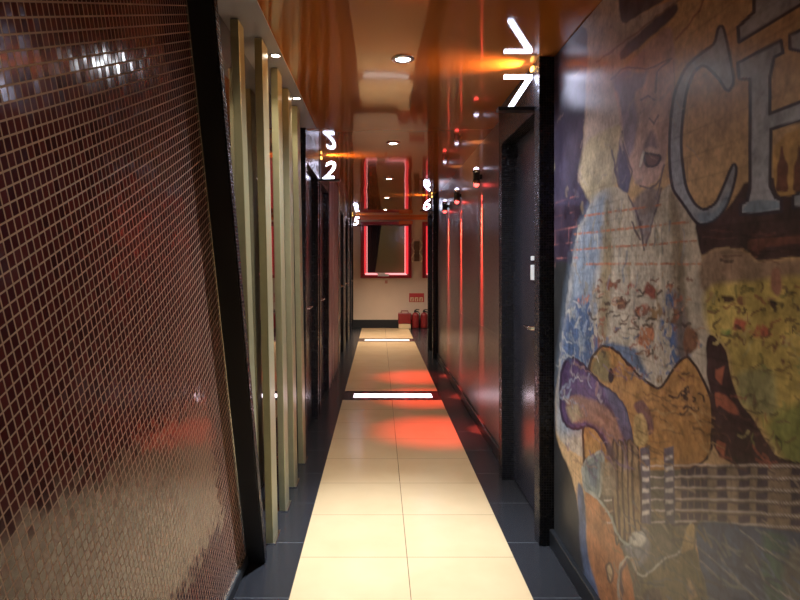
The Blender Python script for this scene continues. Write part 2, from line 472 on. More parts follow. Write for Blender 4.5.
# ------------------------------------------------------------------ ceiling downlights
def spot(nm, loc, aim, e, col, ang, blend=1., r=.03):
    L = bpy.data.lights.new(nm, 'SPOT'); L.energy = e; L.color = col; L.spot_size = math.radians(ang); L.spot_blend = blend; L.shadow_soft_size = r
    o = bpy.data.objects.new(nm, L); COL.objects.link(o); o.location = loc
    o.rotation_euler = Vector(aim).to_track_quat('-Z', 'Y').to_euler(); return o
COOL, WARM = (.87, .92, 1.), (1., .87, .72)
DL = [(-1.2, 30, WARM, M_lampwarm, None), (.97, 22, WARM, M_lampwarm, None),
      (3.13, 210, COOL, M_lampcool, 'brightest cool white round downlight, nearest along the ceiling'),
      (5.31, 30, WARM, M_lampwarm, 'second round ceiling downlight along the corridor'),
      (7.5, 58, WARM, M_lampwarm, 'third round ceiling downlight along the corridor'),
      (9.65, 85, WARM, M_lampwarm, 'fourth ceiling downlight, seen just over the far window'),
      (11.8, 520, WARM, M_lampwarm, 'farthest small ceiling downlight, closest to the end wall')]
for d, e, colr, lm, lb in DL:
    if lb:
        t = thing('ceiling_downlight', (.12, d, CEIL), lb, 'ceiling light', 'round ceiling downlights')
        MB().lathe([(.058, 0), (.058, -.004), (.053, -.009), (.040, -.010), (.037, -.003), (.037, 0)], (.12, d, CEIL), 32).build('trim_ring', M_chrome, t)
        MB().lathe([(.035, 0), (.035, -.005), (.025, -.010), (.002, -.012)], (.12, d, CEIL), 28).build('lens', lm, t)
    if lm is M_lampcool:
        spot('downlight_beam', (.10, d - .02, CEIL - .02), (-.03, -.02, -1), 560, (.60, .77, 1.), 56, 1., .03)
        spot('downlight_beam', (.12, d, CEIL - .02), (0, 0, -1), e, colr, 152, 1., .03)
    else: spot('downlight_beam', (.12, d, CEIL - .02), (0, 0, -1), e, colr, 122, 1., .03)
# spots over the slats
for d, lb in ((2.28, None), (3.07, 'small round spotlight over the second and middle slats'), (3.86, 'small round spotlight over the fourth slat, farther one in the grey border')):
    if lb:
        t = thing('recessed_spotlight', (-.508, d, CEIL - .004), lb, 'ceiling light', 'spotlights in the grey ceiling border')
        MB().lathe([(.030, 0), (.030, -.003), (.024, -.006), (.021, -.002), (.021, 0)], (-.508, d, CEIL - .004), 24).build('trim_ring', M_chrome, t)
        MB().lathe([(.020, 0), (.020, -.004), (.002, -.006)], (-.508, d, CEIL - .004), 20).build('lens', M_lampwarm, t)
    spot('slat_beam', (-.503, d, CEIL - .02), (-.06, 0, -1), 26, (1., .92, .76), 110, 1., .02)
# light from the side passage at the far end
spot('passage_beam', (1.6, 12.2, CEIL - .02), (0, 0, -1), 50, (.85, .9, 1.), 130, 1., .05)

# ------------------------------------------------------------------ red sconces on the right wall
SCO = [(5.28, .735, 'nearest wall sconce, chrome capped, throwing a red beam down the brown wall'),
       (6.60, .72, 'middle one of the three red wall sconces'),
       (7.80, .72, 'farthest red wall sconce, before the door numbered 6')]
proto = None
for d, z, lb in SCO:
    x = .822; zc = EYE + z
    if proto is None:
        t = thing('wall_sconce', (XR, d, zc), lb, 'wall lamp', 'red wall sconces')
        MB().box(x + .02, XR, d - .014, d + .014, zc - .02, zc + .02, .003).build('mount', M_black, t)
        MB().lathe([(.030, -.035), (.031, -.03), (.031, .03), (.030, .035)], (x, d, zc), 24).build('body', M_black, t)
        MB().lathe([(.026, .035), (.033, .036), (.033, .058), (.030, .062), (.024, .062), (.024, .045)], (x, d, zc), 24).build('top_ring', M_chrome, t)
        MB().lathe([(.026, -.035), (.033, -.036), (.033, -.054), (.030, -.058), (.024, -.058), (.024, -.045)], (x, d, zc), 24).build('bottom_ring', M_chrome, t)
        MB().lathe([(.023, .045), (.023, .064), (.018, .078), (.004, .084)], (x, d, zc), 20).build('upper_lens', M_violetlens, t)  # dome's glow also stands in for the white glint on the chrome cap
        MB().lathe([(.023, -.045), (.023, -.066), (.018, -.080), (.004, -.086)], (x, d, zc), 20).build('red_lens', M_redlens, t)
        proto = (t, d, z)
    else:
        copy_tree(proto[0], (0, d - proto[1], z - proto[2]), lb)
    spot('red_wall_beam', (x + .01, d, zc - .09), (.42, 0, -1), 130, (1., .08, .05), 16, .9, .012)
    spot('red_wall_beam', (x + .01, d, zc - .09), (.13, 0, -1), 1500, (1., .09, .05), 12, .8, .012)
    spot('red_wall_beam', (x + .01, d, zc - .09), (.05, 0, -1), 2800, (1., .08, .05), 12, .8, .012)
    spot('red_floor_beam', (x - .01, d, zc - .09), (-.16, -.02, -1), 400, (1., .05, .03), 34, 1., .02)
    spot('violet_wall_beam', (x, d, zc + .09), (.03, 0, 1), 4, (.75, .7, 1.), 60, 1., .02)

# ------------------------------------------------------------------ floor lights
for (a, b2), tb, lb, tm in ((STRIPS[0], (6.57, 6.735), 'bright white tube light under dark glass across the floor, nearer one', M_tube),
                        (STRIPS[1], (11.44, 11.58), 'farther floor light strip crossing the cream tiles near the end wall', M_tubewarm)):
    t = thing('floor_light', ((CX0 + CX1) / 2, (a + b2) / 2, -.05), lb, 'floor light', 'light strips set in the floor')
    MB().box(CX0 + .002, CX1 - .002, a + .002, b2 - .002, -.05, -.002, .001).build('glass_plate', M_stripglass, t)
    MB().box(-.265, .56, tb[0], tb[1], -.002, .001, .0005).build('light_tube', tm, t)
    MB().box(CX0 + .003, CX1 - .003, a + .002, a + .012, -.002, .002).box(CX0 + .003, CX1 - .003, b2 - .012, b2 - .002, -.002, .002).build('edge_frame', M_black, t)

# ------------------------------------------------------------------ end wall things
def window(name, w):
    x0, x1, z0, z1 = w
    r = struct(empty(name, ((x0 + x1) / 2, END, z0)))
    fw = .055; y0 = END - .05; y1 = END + .02
    f = MB()
    f.box(x0 - .01, x0 + fw, y0, y1, z0, z1, .005).box(x1 - fw, x1 + .01, y0, y1, z0, z1, .005)
    f.box(x0 + fw, x1 - fw, y0, y1, z0, z0 + fw, .005).box(x0 + fw, x1 - fw, y0, y1, z1 - fw, z1, .005)
    f.build('window_frame', M_redframe, r)
    a, b2, c, e = x0 + fw, x1 - fw, z0 + fw, z1 - fw
    rv = .07
    g = MB().box(a, a + .012, y1, END + .13, c, e).box(b2 - .012, b2, y1, END + .13, c, e).box(a, b2, y1, END + .13, c, c + .012).box(a, b2, y1, END + .13, e - .012, e)
    g.build('reveal', M_redframe, r)
    n = MB(); yy = END - .005; i = .035
    n.tube([(a + i, yy, e - i), (a + i, yy, c + i)], .018).tube([(b2 - i, yy, c + i), (b2 - i, yy, e - i)], .030)
    n.build('neon_tube', M_neonred, r)
    k = i + .042
    MB().tube([(a + k, yy, e - i), (a + k, yy, c + i)], .007).tube([(b2 - k, yy, c + i), (b2 - k, yy, e - i)], .007).build('inner_tube', M_neonpink, r)
    MB().tube([(a + i, yy, c + i), (b2 - i, yy, c + i)], .022).build('neon_tube', M_neonpink, r)
    MB().box(a, b2, END + .10, END + .11, c, e).build('pane', M_glass_dark, r)
    return r
window('window_1', W1); window('window_2', W2)
# curtain hanging inside the first window
cm = bmesh.new(); n = 40
top = [cm.verts.new((-.31 + .36 * i / n, END + .085 + .012 * math.sin(i * 1.1), EYE + .86)) for i in range(n + 1)]
bot = [cm.verts.new((-.29 + .20 * i / n, END + .085 + .012 * math.sin(i * 1.1 + .4), EYE - .19)) for i in range(n + 1)]
for i in range(n): cm.faces.new((top[i], top[i + 1], bot[i + 1], bot[i])).smooth = True
q = MB(); q.bm.free(); q.bm = cm
cu = q.build('curtain', M_curtain); sm_ = cu.modifiers.new('s', 'SOLIDIFY'); sm_.thickness = .004
tag(cu, 'dark curtain drawn to one side inside the red lit window', 'curtain')
o = MB().box(-.03, .22, END - .07, END + .0, EYE - .272, EYE - .215, .006).box(-.05, .14, END - .068, END - .002, EYE - .216, EYE - .19, .005).build('paper_pad', M_whitep)
tag(o, 'white folded paper lying on the red window sill', 'paper')
# brown ornament between the windows
t = thing('wall_ornament', (.83, END, EYE), 'brown wall ornament with two pale curved sides between the red windows', 'wall ornament')
MB().box(.775, .895, END - .03, END, EYE + .06, EYE + .50, .008).build('back_board', M_brown, t)
for s in (-1, 1):
    MB().tube([(.835 + s * (.09 + .03 * math.sin(k * 1.05)), END - .035, EYE + .04 + k * .05) for k in range(11)], .016).build('side_rod', M_pale, t)
# safety corner
t = thing('fire_kit_box', (.55, END - .12, 0), 'red fire kit box with a carrying hoop standing on a beige base', 'box')
MB().box(.43, .69, END - .24, END - .02, .0, .10, .006).build('stand', M_cream_p, t)
MB().box(.42, .70, END - .25, END - .02, .10, .33, .015).build('case', M_red, t)
MB().tube([(.48, END - .14, .32), (.49, END - .14, .375), (.63, END - .14, .375), (.64, END - .14, .32)], .012).build('handle', M_red, t)
for cx, lb in ((.795, 'red fire extinguisher standing next to the red box'), (.985, 'red fire extinguisher farther from the red box, beside the door frame')):
    t = thing('fire_extinguisher', (cx, END - .14, 0), lb, 'fire extinguisher', 'extinguishers under the red sign')
    c = (cx, END - .14, 0)
    MB().lathe([(.06, 0), (.078, .008), (.08, .02), (.08, .27), (.072, .305), (.045, .33), (.022, .345)], c, 28).build('cylinder_body', M_red, t)
    MB().lathe([(.022, .34), (.03, .345), (.03, .375), (.018, .39)], c, 18).build('valve', M_blackmatte, t)
    MB().tube([(cx - .02, END - .15, .385), (cx + .03, END - .16, .41), (cx + .085, END - .16, .405)], .010).tube([(cx - .01, END - .15, .37), (cx + .08, END - .16, .37)], .008).build('lever', M_blackmatte, t)
    MB().tube([(cx + .025, END - .15, .36), (cx + .09, END - .17, .33), (cx + .095, END - .18, .2), (cx + .088, END - .19, .08)], .011).build('hose', M_blackmatte, t)
t = thing('safety_sign', (.83, END, EYE - .75), 'small red notice with three pale panels above the fire extinguishers', 'sign')
MB().box(.665, .995, END - .012, END, EYE - .84, EYE - .645, .002).build('board', M_signred, t)
for k in range(3): MB().box(.69 + k * .10, .69 + k * .10 + .075, END - .014, END - .011, EYE - .825, EYE - .735).build('pictogram_panel', M_cream_p, t)
for k in range(3):
    xx = .69 + k * .10 + .037
    fg = MB()
    fg.box(xx - .012, xx + .012, END - .016, END - .0135, EYE - .82, EYE - .775).box(xx - .006, xx + .018, END - .016, END - .0135, EYE - .775, EYE - .757)
    fg.build('pictogram', M_signred, t)
o = MB().box(.13, .19, END - .006, END, EYE - .43, EYE - .36, .002).build('wall_socket', mat('dusty_red', (.45, .17, .12), .5))
tag(o, 'small reddish plate on the end wall under the first window', 'wall plate')
t = thing('ceiling_sign', (.58, END - .06, EYE + .9), 'slim orange sign strip at the ceiling over the red window corner', 'sign')
MB().box(.44, .74, END - .07, END - .045, EYE + .87, EYE + .955, .003).build('sign_board', M_orange_trim, t)
MB().box(.50, .52, END - .062, END - .05, EYE + .955, CEIL).build('sign_bracket', M_orange_trim, t)
MB().box(.66, .68, END - .062, END - .05, EYE + .955, CEIL).build('sign_bracket', M_orange_trim, t)

# ------------------------------------------------------------------ painted mural on the right wall
PAINT_K = 1.75  # motif colours hold light falloff: upper ones lightened, lower ones darkened
def build_mural():
    st_ = .004
    ya, yb = .7, 3.098
    zs = np.arange(.06, CEIL - .004, st_); ysn = np.arange(ya, yb, st_)
    nz, ny = len(zs), len(ysn)
    Y, Z = np.meshgrid(ysn, zs)
    Y = Y.ravel(); Z = Z.ravel(); n = Y.size
    px = 379 + XR * F / Y; py = 264 - (Z - EYE) * F / Y
    col = np.zeros((n, 3), np.float32)
    rng = np.random.default_rng(5)
    def vnoise(sy, sz, seed):
        r = np.random.default_rng(seed); g = r.random((256, 256))
        u, v = Y * sy + 37.3, Z * sz + 11.7
        i, j = np.floor(u).astype(int), np.floor(v).astype(int)
        a, b = u - i, v - j; a = a * a * (3 - 2 * a); b = b * b * (3 - 2 * b)
        i %= 255; j %= 255
        return (g[i, j] * (1 - a) + g[i + 1, j] * a) * (1 - b) + (g[i, j + 1] * (1 - a) + g[i + 1, j + 1] * a) * b
    def fbm(s, seed, asp=1.):
        return (vnoise(s, s * asp, seed) + .5 * vnoise(2 * s, 2 * s * asp, seed + 1) + .25 * vnoise(4 * s, 4 * s * asp, seed + 2)) / 1.75
    nA, nB, nC = fbm(5, 1), fbm(18, 10), fbm(60, 20)
    nV = fbm(26, 30, .16)          # vertical brush streaks
    nH = fbm(10, 40, 4.)
    wx = (vnoise(30, 30, 50) - .5) * 3.0; wy = (vnoise(30, 30, 51) - .5) * 3.0    # hand-made wobble
    def sd(poly, x, y):
        p = np.array(poly, float); inside = np.zeros(x.shape, bool); dist = np.full(x.shape, 1e9)
        for k in range(len(p)):
            x0, y0 = p[k]; x1, y1 = p[(k + 1) % len(p)]
            c = ((y0 > y) != (y1 > y)) & (x < (x1 - x0) * (y - y0) / (y1 - y0 + 1e-12) + x0)
            inside ^= c
            t = np.clip(((x - x0) * (x1 - x0) + (y - y0) * (y1 - y0)) / ((x1 - x0) ** 2 + (y1 - y0) ** 2 + 1e-9), 0, 1)
            dist = np.minimum(dist, (x - x0 - t * (x1 - x0)) ** 2 + (y - y0 - t * (y1 - y0)) ** 2)
        d = np.sqrt(dist); return np.where(inside, d, -d)
    def blend(idx, w, c, var=.0, nz_=None):
        c = np.array(s2l(c), np.float32)
        cc = c[None, :] * (1 + var * ((nB if nz_ is None else nz_)[idx] - .5) * 2)[:, None]
        w = np.clip(w, 0, 1)[:, None]
        col[idx] = col[idx] * (1 - w) + cc * w
    def chaikin(pts, closed, it=2):
        p = [np.array(a, float) for a in pts]
        for _ in range(it):
            q = []
            m = len(p)
            for k in range(m if closed else m - 1):
                a, b = p[k], p[(k + 1) % m]
                q += [a * .8 + b * .2, a * .2 + b * .8]
            if not closed: q = [p[0]] + q + [p[-1]]
            p = q
        return np.array(p)
    def P(poly, c, soft=1.2, var=.25, line=None, lw=1.2, alpha=1., wob=.5, tex=None, thr=None, sharp=False):
        q = np.array(poly, float) if (sharp or len(poly) < 5) else chaikin(poly, True)
        poly = q; m = 4 + soft + lw
        idx = np.where((px > q[:, 0].min() - m) & (px < q[:, 0].max() + m) & (py > q[:, 1].min() - m) & (py < q[:, 1].max() + m))[0]
        if not idx.size: return
        d = sd(poly, px[idx] + wx[idx] * wob, py[idx] + wy[idx] * wob)
        w = np.clip(d / soft + .5, 0, 1) * alpha
        if thr is not None: w = w * np.clip((nB[idx] * .6 + nC[idx] * .4 - thr) * 9, 0, 1)
        blend(idx, w, c, var, tex)
        if line: blend(idx, np.clip(1 - (np.abs(d) - lw) / 1., 0, 1), line, .1)
    def Ln(pts, c, w=1.2, alpha=1., wob=.6, thr=None):
        p = np.array(pts, float) if len(pts) < 4 else chaikin(pts, False, 1); m = w + 4
        idx = np.where((px > p[:, 0].min() - m) & (px < p[:, 0].max() + m) & (py > p[:, 1].min() - m) & (py < p[:, 1].max() + m))[0]
        if not idx.size: return
        x, y = px[idx] + wx[idx] * wob, py[idx] + wy[idx] * wob
        dist = np.full(x.shape, 1e9)
        for (x0, y0), (x1, y1) in zip(p, p[1:]):
            t = np.clip(((x - x0) * (x1 - x0) + (y - y0) * (y1 - y0)) / ((x1 - x0) ** 2 + (y1 - y0) ** 2 + 1e-9), 0, 1)
            dist = np.minimum(dist, np.hypot(x - x0 - t * (x1 - x0), y - y0 - t * (y1 - y0)))
        ww = np.clip((w - dist) / 1. + .5, 0, 1) * alpha
        if thr is not None: ww = ww * np.clip((nC[idx] - thr) * 6, 0, 1)
        blend(idx, ww, c, .15)
    allidx = np.arange(n)
    # ground colour, lightened to carry the stronger light on the upper wall
    blend(allidx, np.ones(n), (152, 118, 74), .18, nA)
    # upper left plain tan zone and purple strip beside the door
    P([(545, 0), (640, -60), (622, 70), (628, 160), (600, 205), (578, 180), (584, 140), (587, 60), (548, 100)], (136, 118, 108), 8, .12)
    P([(538, 40), (588, 20), (587, 70), (584, 130), (583, 160), (578, 180), (593, 205), (580, 230), (575, 262), (540, 262)], (50, 43, 60), 2, .2)
    P([(584, 140), (626, 120), (628, 168), (600, 205), (590, 202), (578, 180)], (134, 118, 88), 4, .15)
    P([(540, 205), (592, 205), (577, 236), (574, 268), (540, 268)], (42, 32, 44), 3, .3)
    P([(538, 262), (577, 262), (566, 310), (560, 360), (555, 400), (556, 440), (575, 482), (585, 560), (610, 620), (538, 620)], (34, 33, 33), 2, .12)
    P([(546, 124), (552, 126), (553, 150), (555, 165), (551, 186), (546, 186)], (150, 142, 100), 1.5, .1)
    # hat, face
    P([(618, 0), (618, -40), (700, -60), (667, 0), (647, 10), (622, 27)], (58, 50, 60), 2, .25)
    P([(619, 27), (648, 10), (678, -2), (677, 6), (640, 45), (620, 52)], (130, 114, 106), 2, .2)
    P([(620, 63), (619, 50), (677, 0), (679, 12), (650, 38)], (48, 40, 52), 2, .25)
    P([(612, 80), (640, 52), (672, 20), (676, 60), (673, 110), (668, 150), (660, 180), (640, 190), (628, 168), (622, 130)], (142, 110, 98), 3, .2)
    P([(610, 82), (626, 68), (640, 74), (650, 68), (644, 86), (634, 92), (638, 120), (634, 150), (628, 160), (622, 130), (620, 95)], (84, 78, 98), 3, .25, alpha=.8)
    for a in ([(611, 80), (625, 66), (648, 70), (672, 58)], [(655, 92), (657, 72), (670, 60)], [(641, 100), (648, 96), (655, 100)], [(650, 118), (654, 124), (658, 116)],
              [(622, 132), (616, 170), (620, 184)], [(622, 140), (632, 172), (626, 190)], [(640, 186), (650, 189), (660, 180)], [(664, 165), (660, 186), (656, 198)], [(612, 150), (618, 184), (626, 198)]):
        Ln(a, (62, 50, 66), 1.0, .8)
    P([(618, 150), (622, 140), (631, 172), (628, 196), (620, 190), (617, 170)], (62, 56, 78), 2, .2)
    P([(642, 150), (646, 138), (652, 128), (656, 138), (658, 150), (650, 146)], (78, 62, 74), 3, .2, alpha=.8)
    P([(642, 152), (650, 154), (662, 156), (656, 167), (646, 166)], (88, 54, 50), 1.5, .2, line=(54, 36, 40), lw=.8)
    Ln([(643, 152), (640, 166)], (168, 156, 140), 1.2)
    Ln([(597, 62), (620, 45), (650, 22), (690, -8)], (86, 58, 50), .9, .8)
    Ln([(676, 40), (700, 10), (706, -8)], (104, 56, 44), .9, .8)
    Ln([(674, 60), (675, 100), (672, 150)], (90, 70, 62), .7, .7)
    # shirt
    P([(594, 197), (606, 188), (618, 186), (628, 196), (645, 220), (662, 190), (672, 182), (690, 196), (698, 226), (706, 290), (713, 370), (713, 470), (600, 470), (556, 440), (556, 400), (562, 340), (569, 283), (576, 234)], (140, 126, 108), 2, .22, tex=nV)
    P([(594, 197), (610, 190), (606, 240), (592, 300), (590, 360), (612, 420), (560, 440), (556, 400), (562, 340), (569, 283), (576, 234)], (92, 106, 124), 12, .3, tex=nV, alpha=.85)
    P([(564, 300), (600, 292), (604, 350), (592, 362), (600, 400), (558, 430)], (56, 72, 100), 6, .4, tex=nV, thr=.40)
    P([(600, 340), (636, 348), (650, 380), (624, 362)], (58, 76, 102), 4, .3, alpha=.9)
    P([(664, 290), (682, 290), (690, 340), (690, 380), (662, 388), (656, 370)], (58, 74, 108), 5, .4, thr=.42, tex=nV)
    P([(604, 200), (609, 200), (613, 250), (608, 345), (598, 345), (602, 260)], (112, 92, 56), 5, .3, alpha=.7, tex=nV)
    P([(668, 190), (676, 190), (684, 250), (692, 360), (676, 360), (672, 270)], (96, 78, 56), 5, .3, alpha=.75, tex=nV)
    P([(650, 186), (662, 190), (650, 232), (645, 246), (640, 232), (630, 205), (636, 196)], (92, 80, 84), 4, .25, alpha=.8)
    for a in ([(628, 196), (640, 222), (644, 250)], [(662, 188), (652, 222), (646, 246)], [(632, 222), (640, 240)]): Ln(a, (72, 58, 66), 1.0, .8)
    for yy0, yy1, xa, xb in ((234, 222, 575, 690), (250, 241, 572, 696), (264, 264, 584, 702), (216, 205, 585, 660)):
        Ln([(xa, yy0), ((xa + xb) / 2, (yy0 + yy1) / 2), (xb, yy1)], (140, 74, 40), 1.1, .85, wob=.3, thr=.32)
    for k, (cx, cy, rx, ry, cc) in enumerate(((612, 286, 7, 5, (104, 58, 40)), (630, 290, 9, 6, (124, 44, 36)), (650, 292, 8, 7, (104, 52, 40)), (585, 300, 6, 4, (140, 84, 60)),
                                (622, 305, 6, 6, (92, 60, 46)), (640, 312, 12, 6, (124, 60, 40)), (655, 315, 10, 7, (112, 84, 52)), (672, 316, 8, 8, (92, 58, 38)),
                                (646, 336, 9, 12, (144, 84, 48)), (600, 338, 3, 16, (108, 62, 42)), (690, 340, 10, 14, (94, 60, 40)), (654, 352, 10, 6, (118, 72, 48)), (660, 380, 6, 6, (110, 80, 40)))):
        P([(cx + rx * math.cos(a * .785), cy + ry * math.sin(a * .785)) for a in range(8)], cc, 3, .3, wob=2.2, thr=.38)
    # letters
    BG, DK = (120, 122, 132), (46, 36, 46)
    # brown brick zone under the letters and yellow panel inside the H
    P([(694, 222), (716, 222), (737, 196), (747, 178), (860, 175), (860, 255), (800, 256), (757, 262), (750, 252), (738, 247), (715, 248), (702, 258), (698, 240)], (56, 36, 36), 2, .25)
    P([(747, 240), (757, 238), (860, 232), (860, 240), (760, 246), (757, 260), (748, 252)], (84, 46, 36), 1.5, .3)
    P([(771, 136), (860, 110), (860, 186), (790, 196), (775, 196)], (140, 104, 44), 1.5, .2)
    for cx in (782, 799):
        P([(cx - 1, 146), (cx + 1, 146), (cx + 2, 158), (cx + 6, 166), (cx + 5, 180), (cx + 7, 192), (cx - 7, 192), (cx - 5, 180), (cx - 6, 166), (cx - 2, 158)], (84, 46, 30), 1.5, .2)
    C_ = [(669.3, 150), (670, 125), (674, 93), (685.7, 66.5), (702, 52.5), (715, 44), (718, 27), (723.5, 25.7), (729, 52), (734.7, 81.7), (727.7, 93.3), (718, 77), (704, 64), (695, 70), (687, 88.7), (683.3, 112), (681, 140),
          (682, 160), (685.7, 188), (695, 204.7), (704, 210.5), (716, 203.5), (723, 188), (730, 169.7), (734, 162.7), (737, 168.5), (733.5, 188), (725.3, 209.3), (716, 219.8), (702, 225.7), (695, 222), (683.3, 204), (671.7, 188.3), (669.3, 160)]
    P(C_, BG, 1, .12, line=DK, lw=1.0, wob=.1)
    H_ = [(738, 63), (781, 40), (783, 52.5), (774, 58), (770, 77), (770, 114), (812, 97), (812, 60), (806, 52), (790, 49), (789.5, 35), (860, 0), (860, 30), (842, 52), (842, 165), (850, 185), (860, 190), (860, 205), (793, 208), (793, 196), (806, 190), (812, 170), (812, 117), (771, 129.5),
          (770, 186), (775.5, 197.7), (781, 200), (781, 211.7), (740.5, 215), (740.5, 204.7), (747.5, 200), (750, 188), (750, 135), (750, 79), (739, 79)]
    P(H_, BG, 1, .12, line=DK, lw=1.2, wob=.1, sharp=True)
    P([(754.5, -30), (754, 11.7), (738, 27), (739, 42), (800, 4.7), (860, -30)], BG, 1, .12, line=DK, lw=1.3, wob=.1, sharp=True)
    P([(695, 214), (716, 212), (726, 196), (733, 188), (725, 209), (716, 218), (702, 224)], (74, 98, 118), 3, .15, alpha=.6)
    P([(744, 207), (750, 200), (778, 200), (780, 210), (742, 213)], (74, 98, 118), 2, .15, alpha=.7)
    # yellow dirty bricks
    P([(700, 258), (715, 249), (738, 248), (750, 255), (757, 263), (860, 255), (860, 300), (700, 300)], (118, 92, 70), 5, .22)
    P([(703, 285), (760, 280), (860, 268), (860, 480), (790, 466), (775, 448), (750, 412), (738, 400), (732, 378), (726, 346), (706, 332)], (152, 128, 46), 8, .3)
    P([(735, 372), (775, 365), (778, 420), (752, 412), (738, 398)], (120, 112, 64), 8, .15)
    P([(766, 420), (800, 400), (860, 400), (860, 480), (790, 466), (772, 445)], (98, 100, 38), 10, .25)
    for (cx, cy, rx, ry, cc) in ((724, 299, 9, 4, (60, 40, 30)), (742, 300, 8, 5, (112, 70, 40)), (755, 297, 4, 2, (60, 42, 34)), (776, 304, 8, 5, (44, 34, 32)), (793, 306, 6, 8, (64, 46, 32)),
                                 (742, 326, 8, 7, (144, 64, 40)), (760, 331, 15, 6, (142, 66, 40)), (738, 340, 9, 8, (112, 84, 40)), (775, 346, 4, 8, (92, 44, 36)), (788, 364, 10, 7, (88, 56, 36)),
                                 (748, 372, 5, 3, (80, 60, 40)), (727, 332, 3, 5, (92, 110, 46)), (778, 280, 6, 14, (116, 74, 56)), (757, 411, 8, 4, (126, 78, 48)), (775, 440, 3, 3, (60, 50, 30)), (790, 385, 6, 3, (90, 80, 34)),
                                 (810, 330, 10, 8, (120, 60, 40)), (830, 370, 12, 8, (80, 56, 36))):
        P([(cx + rx * math.cos(a * .785), cy + ry * math.sin(a * .785)) for a in range(8)], cc, 3, .3, wob=2.6, thr=.40)
    # guitar body upper half
    P([(588, 372), (592, 358), (598, 349), (605, 345), (618, 352), (635, 372), (650, 385), (660, 389), (668, 378), (680, 360), (688, 356), (697, 368), (706, 385), (712, 400), (712, 470), (585, 482), (582, 430), (590, 400)], (134, 92, 36), 1.5, .22, line=(56, 38, 34), lw=.8)
    P([(589, 372), (598, 352), (604, 348), (610, 356), (612, 380), (606, 384)], (84, 78, 50), 5, .25, alpha=.85)
    P([(608, 376), (610, 367), (613, 368), (614, 376), (612, 384), (609, 382)], (42, 32, 34), 1.2, .1)
    P([(690, 416), (694, 386), (688, 384), (684, 400), (688, 420)], (96, 66, 36), 3, .25, alpha=.5)
    # dark shadow between body and yellow wall, orange embers
    P([(706, 331), (725, 345), (731, 378), (738, 400), (750, 414), (764, 438), (780, 462), (860, 464), (860, 476), (714, 468), (711, 395), (706, 370)], (52, 34, 34), 1.6, .3)
    for q_ in ([(714, 392), (722, 392), (738, 408), (740, 416), (728, 412), (720, 404), (716, 408)], [(756, 463), (772, 464), (782, 478), (783, 492), (774, 484), (760, 476)], [(716, 370), (724, 366), (722, 384), (716, 378)], [(718, 440), (726, 444), (724, 458), (716, 448)]):
        P(q_, (136, 68, 40), 2, .3, alpha=.85)
    # guitar lower body, darkened in the paint for the dimmer lower wall
    P([(585, 480), (640, 470), (712, 468), (700, 530), (694, 545), (700, 565), (712, 600), (712, 660), (620, 660), (600, 600), (588, 550)], (80, 71, 57), 2, .3, tex=nH)
    P([(584, 487), (596, 497), (606, 510), (616, 530), (626, 560), (634, 590), (645, 660), (612, 640), (596, 590), (587, 550)], (130, 80, 38), 2, .2)
    P([(640, 585), (650, 572), (672, 560), (696, 548), (702, 575), (712, 660), (640, 660)], (88, 76, 50), 3, .25, tex=nH)
    P([(576, 480), (584, 488), (587, 550), (598, 592), (606, 620), (590, 610), (582, 560)], (58, 66, 86), 2, .3)
    P([(612, 500), (640, 520), (652, 545), (640, 570), (622, 545)], (100, 98, 100), 6, .25, alpha=.8)
    # neck and strings
    P([(672, 464), (860, 464), (860, 540), (760, 528), (672, 524)], (106, 87, 67), 1.5, .2)
    for cx, ww in ((684, 3), (691, 3), (698, 3), (705, 3), (722, 5), (744, 6), (762, 5), (800, 9), (830, 9)):
        for r_ in range(5):
            y0 = 468 + r_ * 11.2 + (cx - 680) * .03 * r_ * .4
            P([(cx - ww, y0), (cx + ww, y0), (cx + ww, y0 + 7.5), (cx - ww, y0 + 7.5)], (50, 38, 52), 1.5, .25, wob=.8, alpha=.9)
    for r_ in range(6):
        y0 = 465 + r_ * 11.2
        Ln([(605, y0 + 2), (690, y0), (760, y0 + r_ * .8), (860, y0 + 4 + r_ * 1.6)], (150, 136, 128), .8, .8, wob=.5)
        Ln([(672, y0 + 2.4), (760, y0 + 2.4 + r_ * .8), (860, y0 + 6.4 + r_ * 1.6)], (52, 38, 42), .7, .7, wob=.5)
    Ln([(672, 525), (720, 523), (760, 528), (860, 541)], (60, 46, 46), 1.2, .8)
    # pickups
    for cx in (645, 669):
        P([(cx - 5, 448), (cx + 5, 446), (cx + 6, 524), (cx - 4, 524)], (74, 66, 76), 1.5, .25)
        for r_ in range(6): P([(cx - 3, 456 + r_ * 11), (cx + 4, 455 + r_ * 11), (cx + 4, 459 + r_ * 11), (cx - 3, 460 + r_ * 11)], (150, 140, 130), 1.5, .2)
    # arm in a purple sleeve and hand
    P([(561, 372), (566, 360), (572, 357), (582, 363), (600, 384), (618, 396), (628, 416), (634, 445), (634, 475), (616, 475), (608, 448), (598, 430), (588, 425), (575, 430), (564, 424), (560, 400)], (66, 48, 78), 1.5, .25, line=(44, 30, 48), lw=.8)
    P([(564, 400), (576, 394), (600, 402), (616, 414), (624, 440), (628, 470), (618, 470), (610, 444), (600, 428), (586, 420), (572, 424)], (112, 78, 62), 4, .3, tex=nH)
    P([(566, 408), (578, 404), (582, 416), (572, 422)], (122, 106, 80), 4, .2)
    P([(600, 384), (620, 398), (630, 420), (634, 448), (628, 448), (616, 416)], (74, 74, 96), 3, .25, alpha=.8)
    P([(585, 436), (600, 436), (606, 452), (596, 462), (584, 460)], (134, 96, 42), 2, .2)
    for k in range(5):
        x0 = 612 + k * 5
        P([(x0, 440), (x0 + 5, 440), (x0 + 6 + k, 500), (x0 + 8, 540), (x0 + 4, 546), (x0 + 1, 500)], (108, 86, 58), 1.2, .25, line=(66, 50, 42), lw=.5)
    P([(608, 440), (616, 452), (618, 490), (612, 486), (606, 456)], (66, 54, 58), 2, .2, alpha=.8)
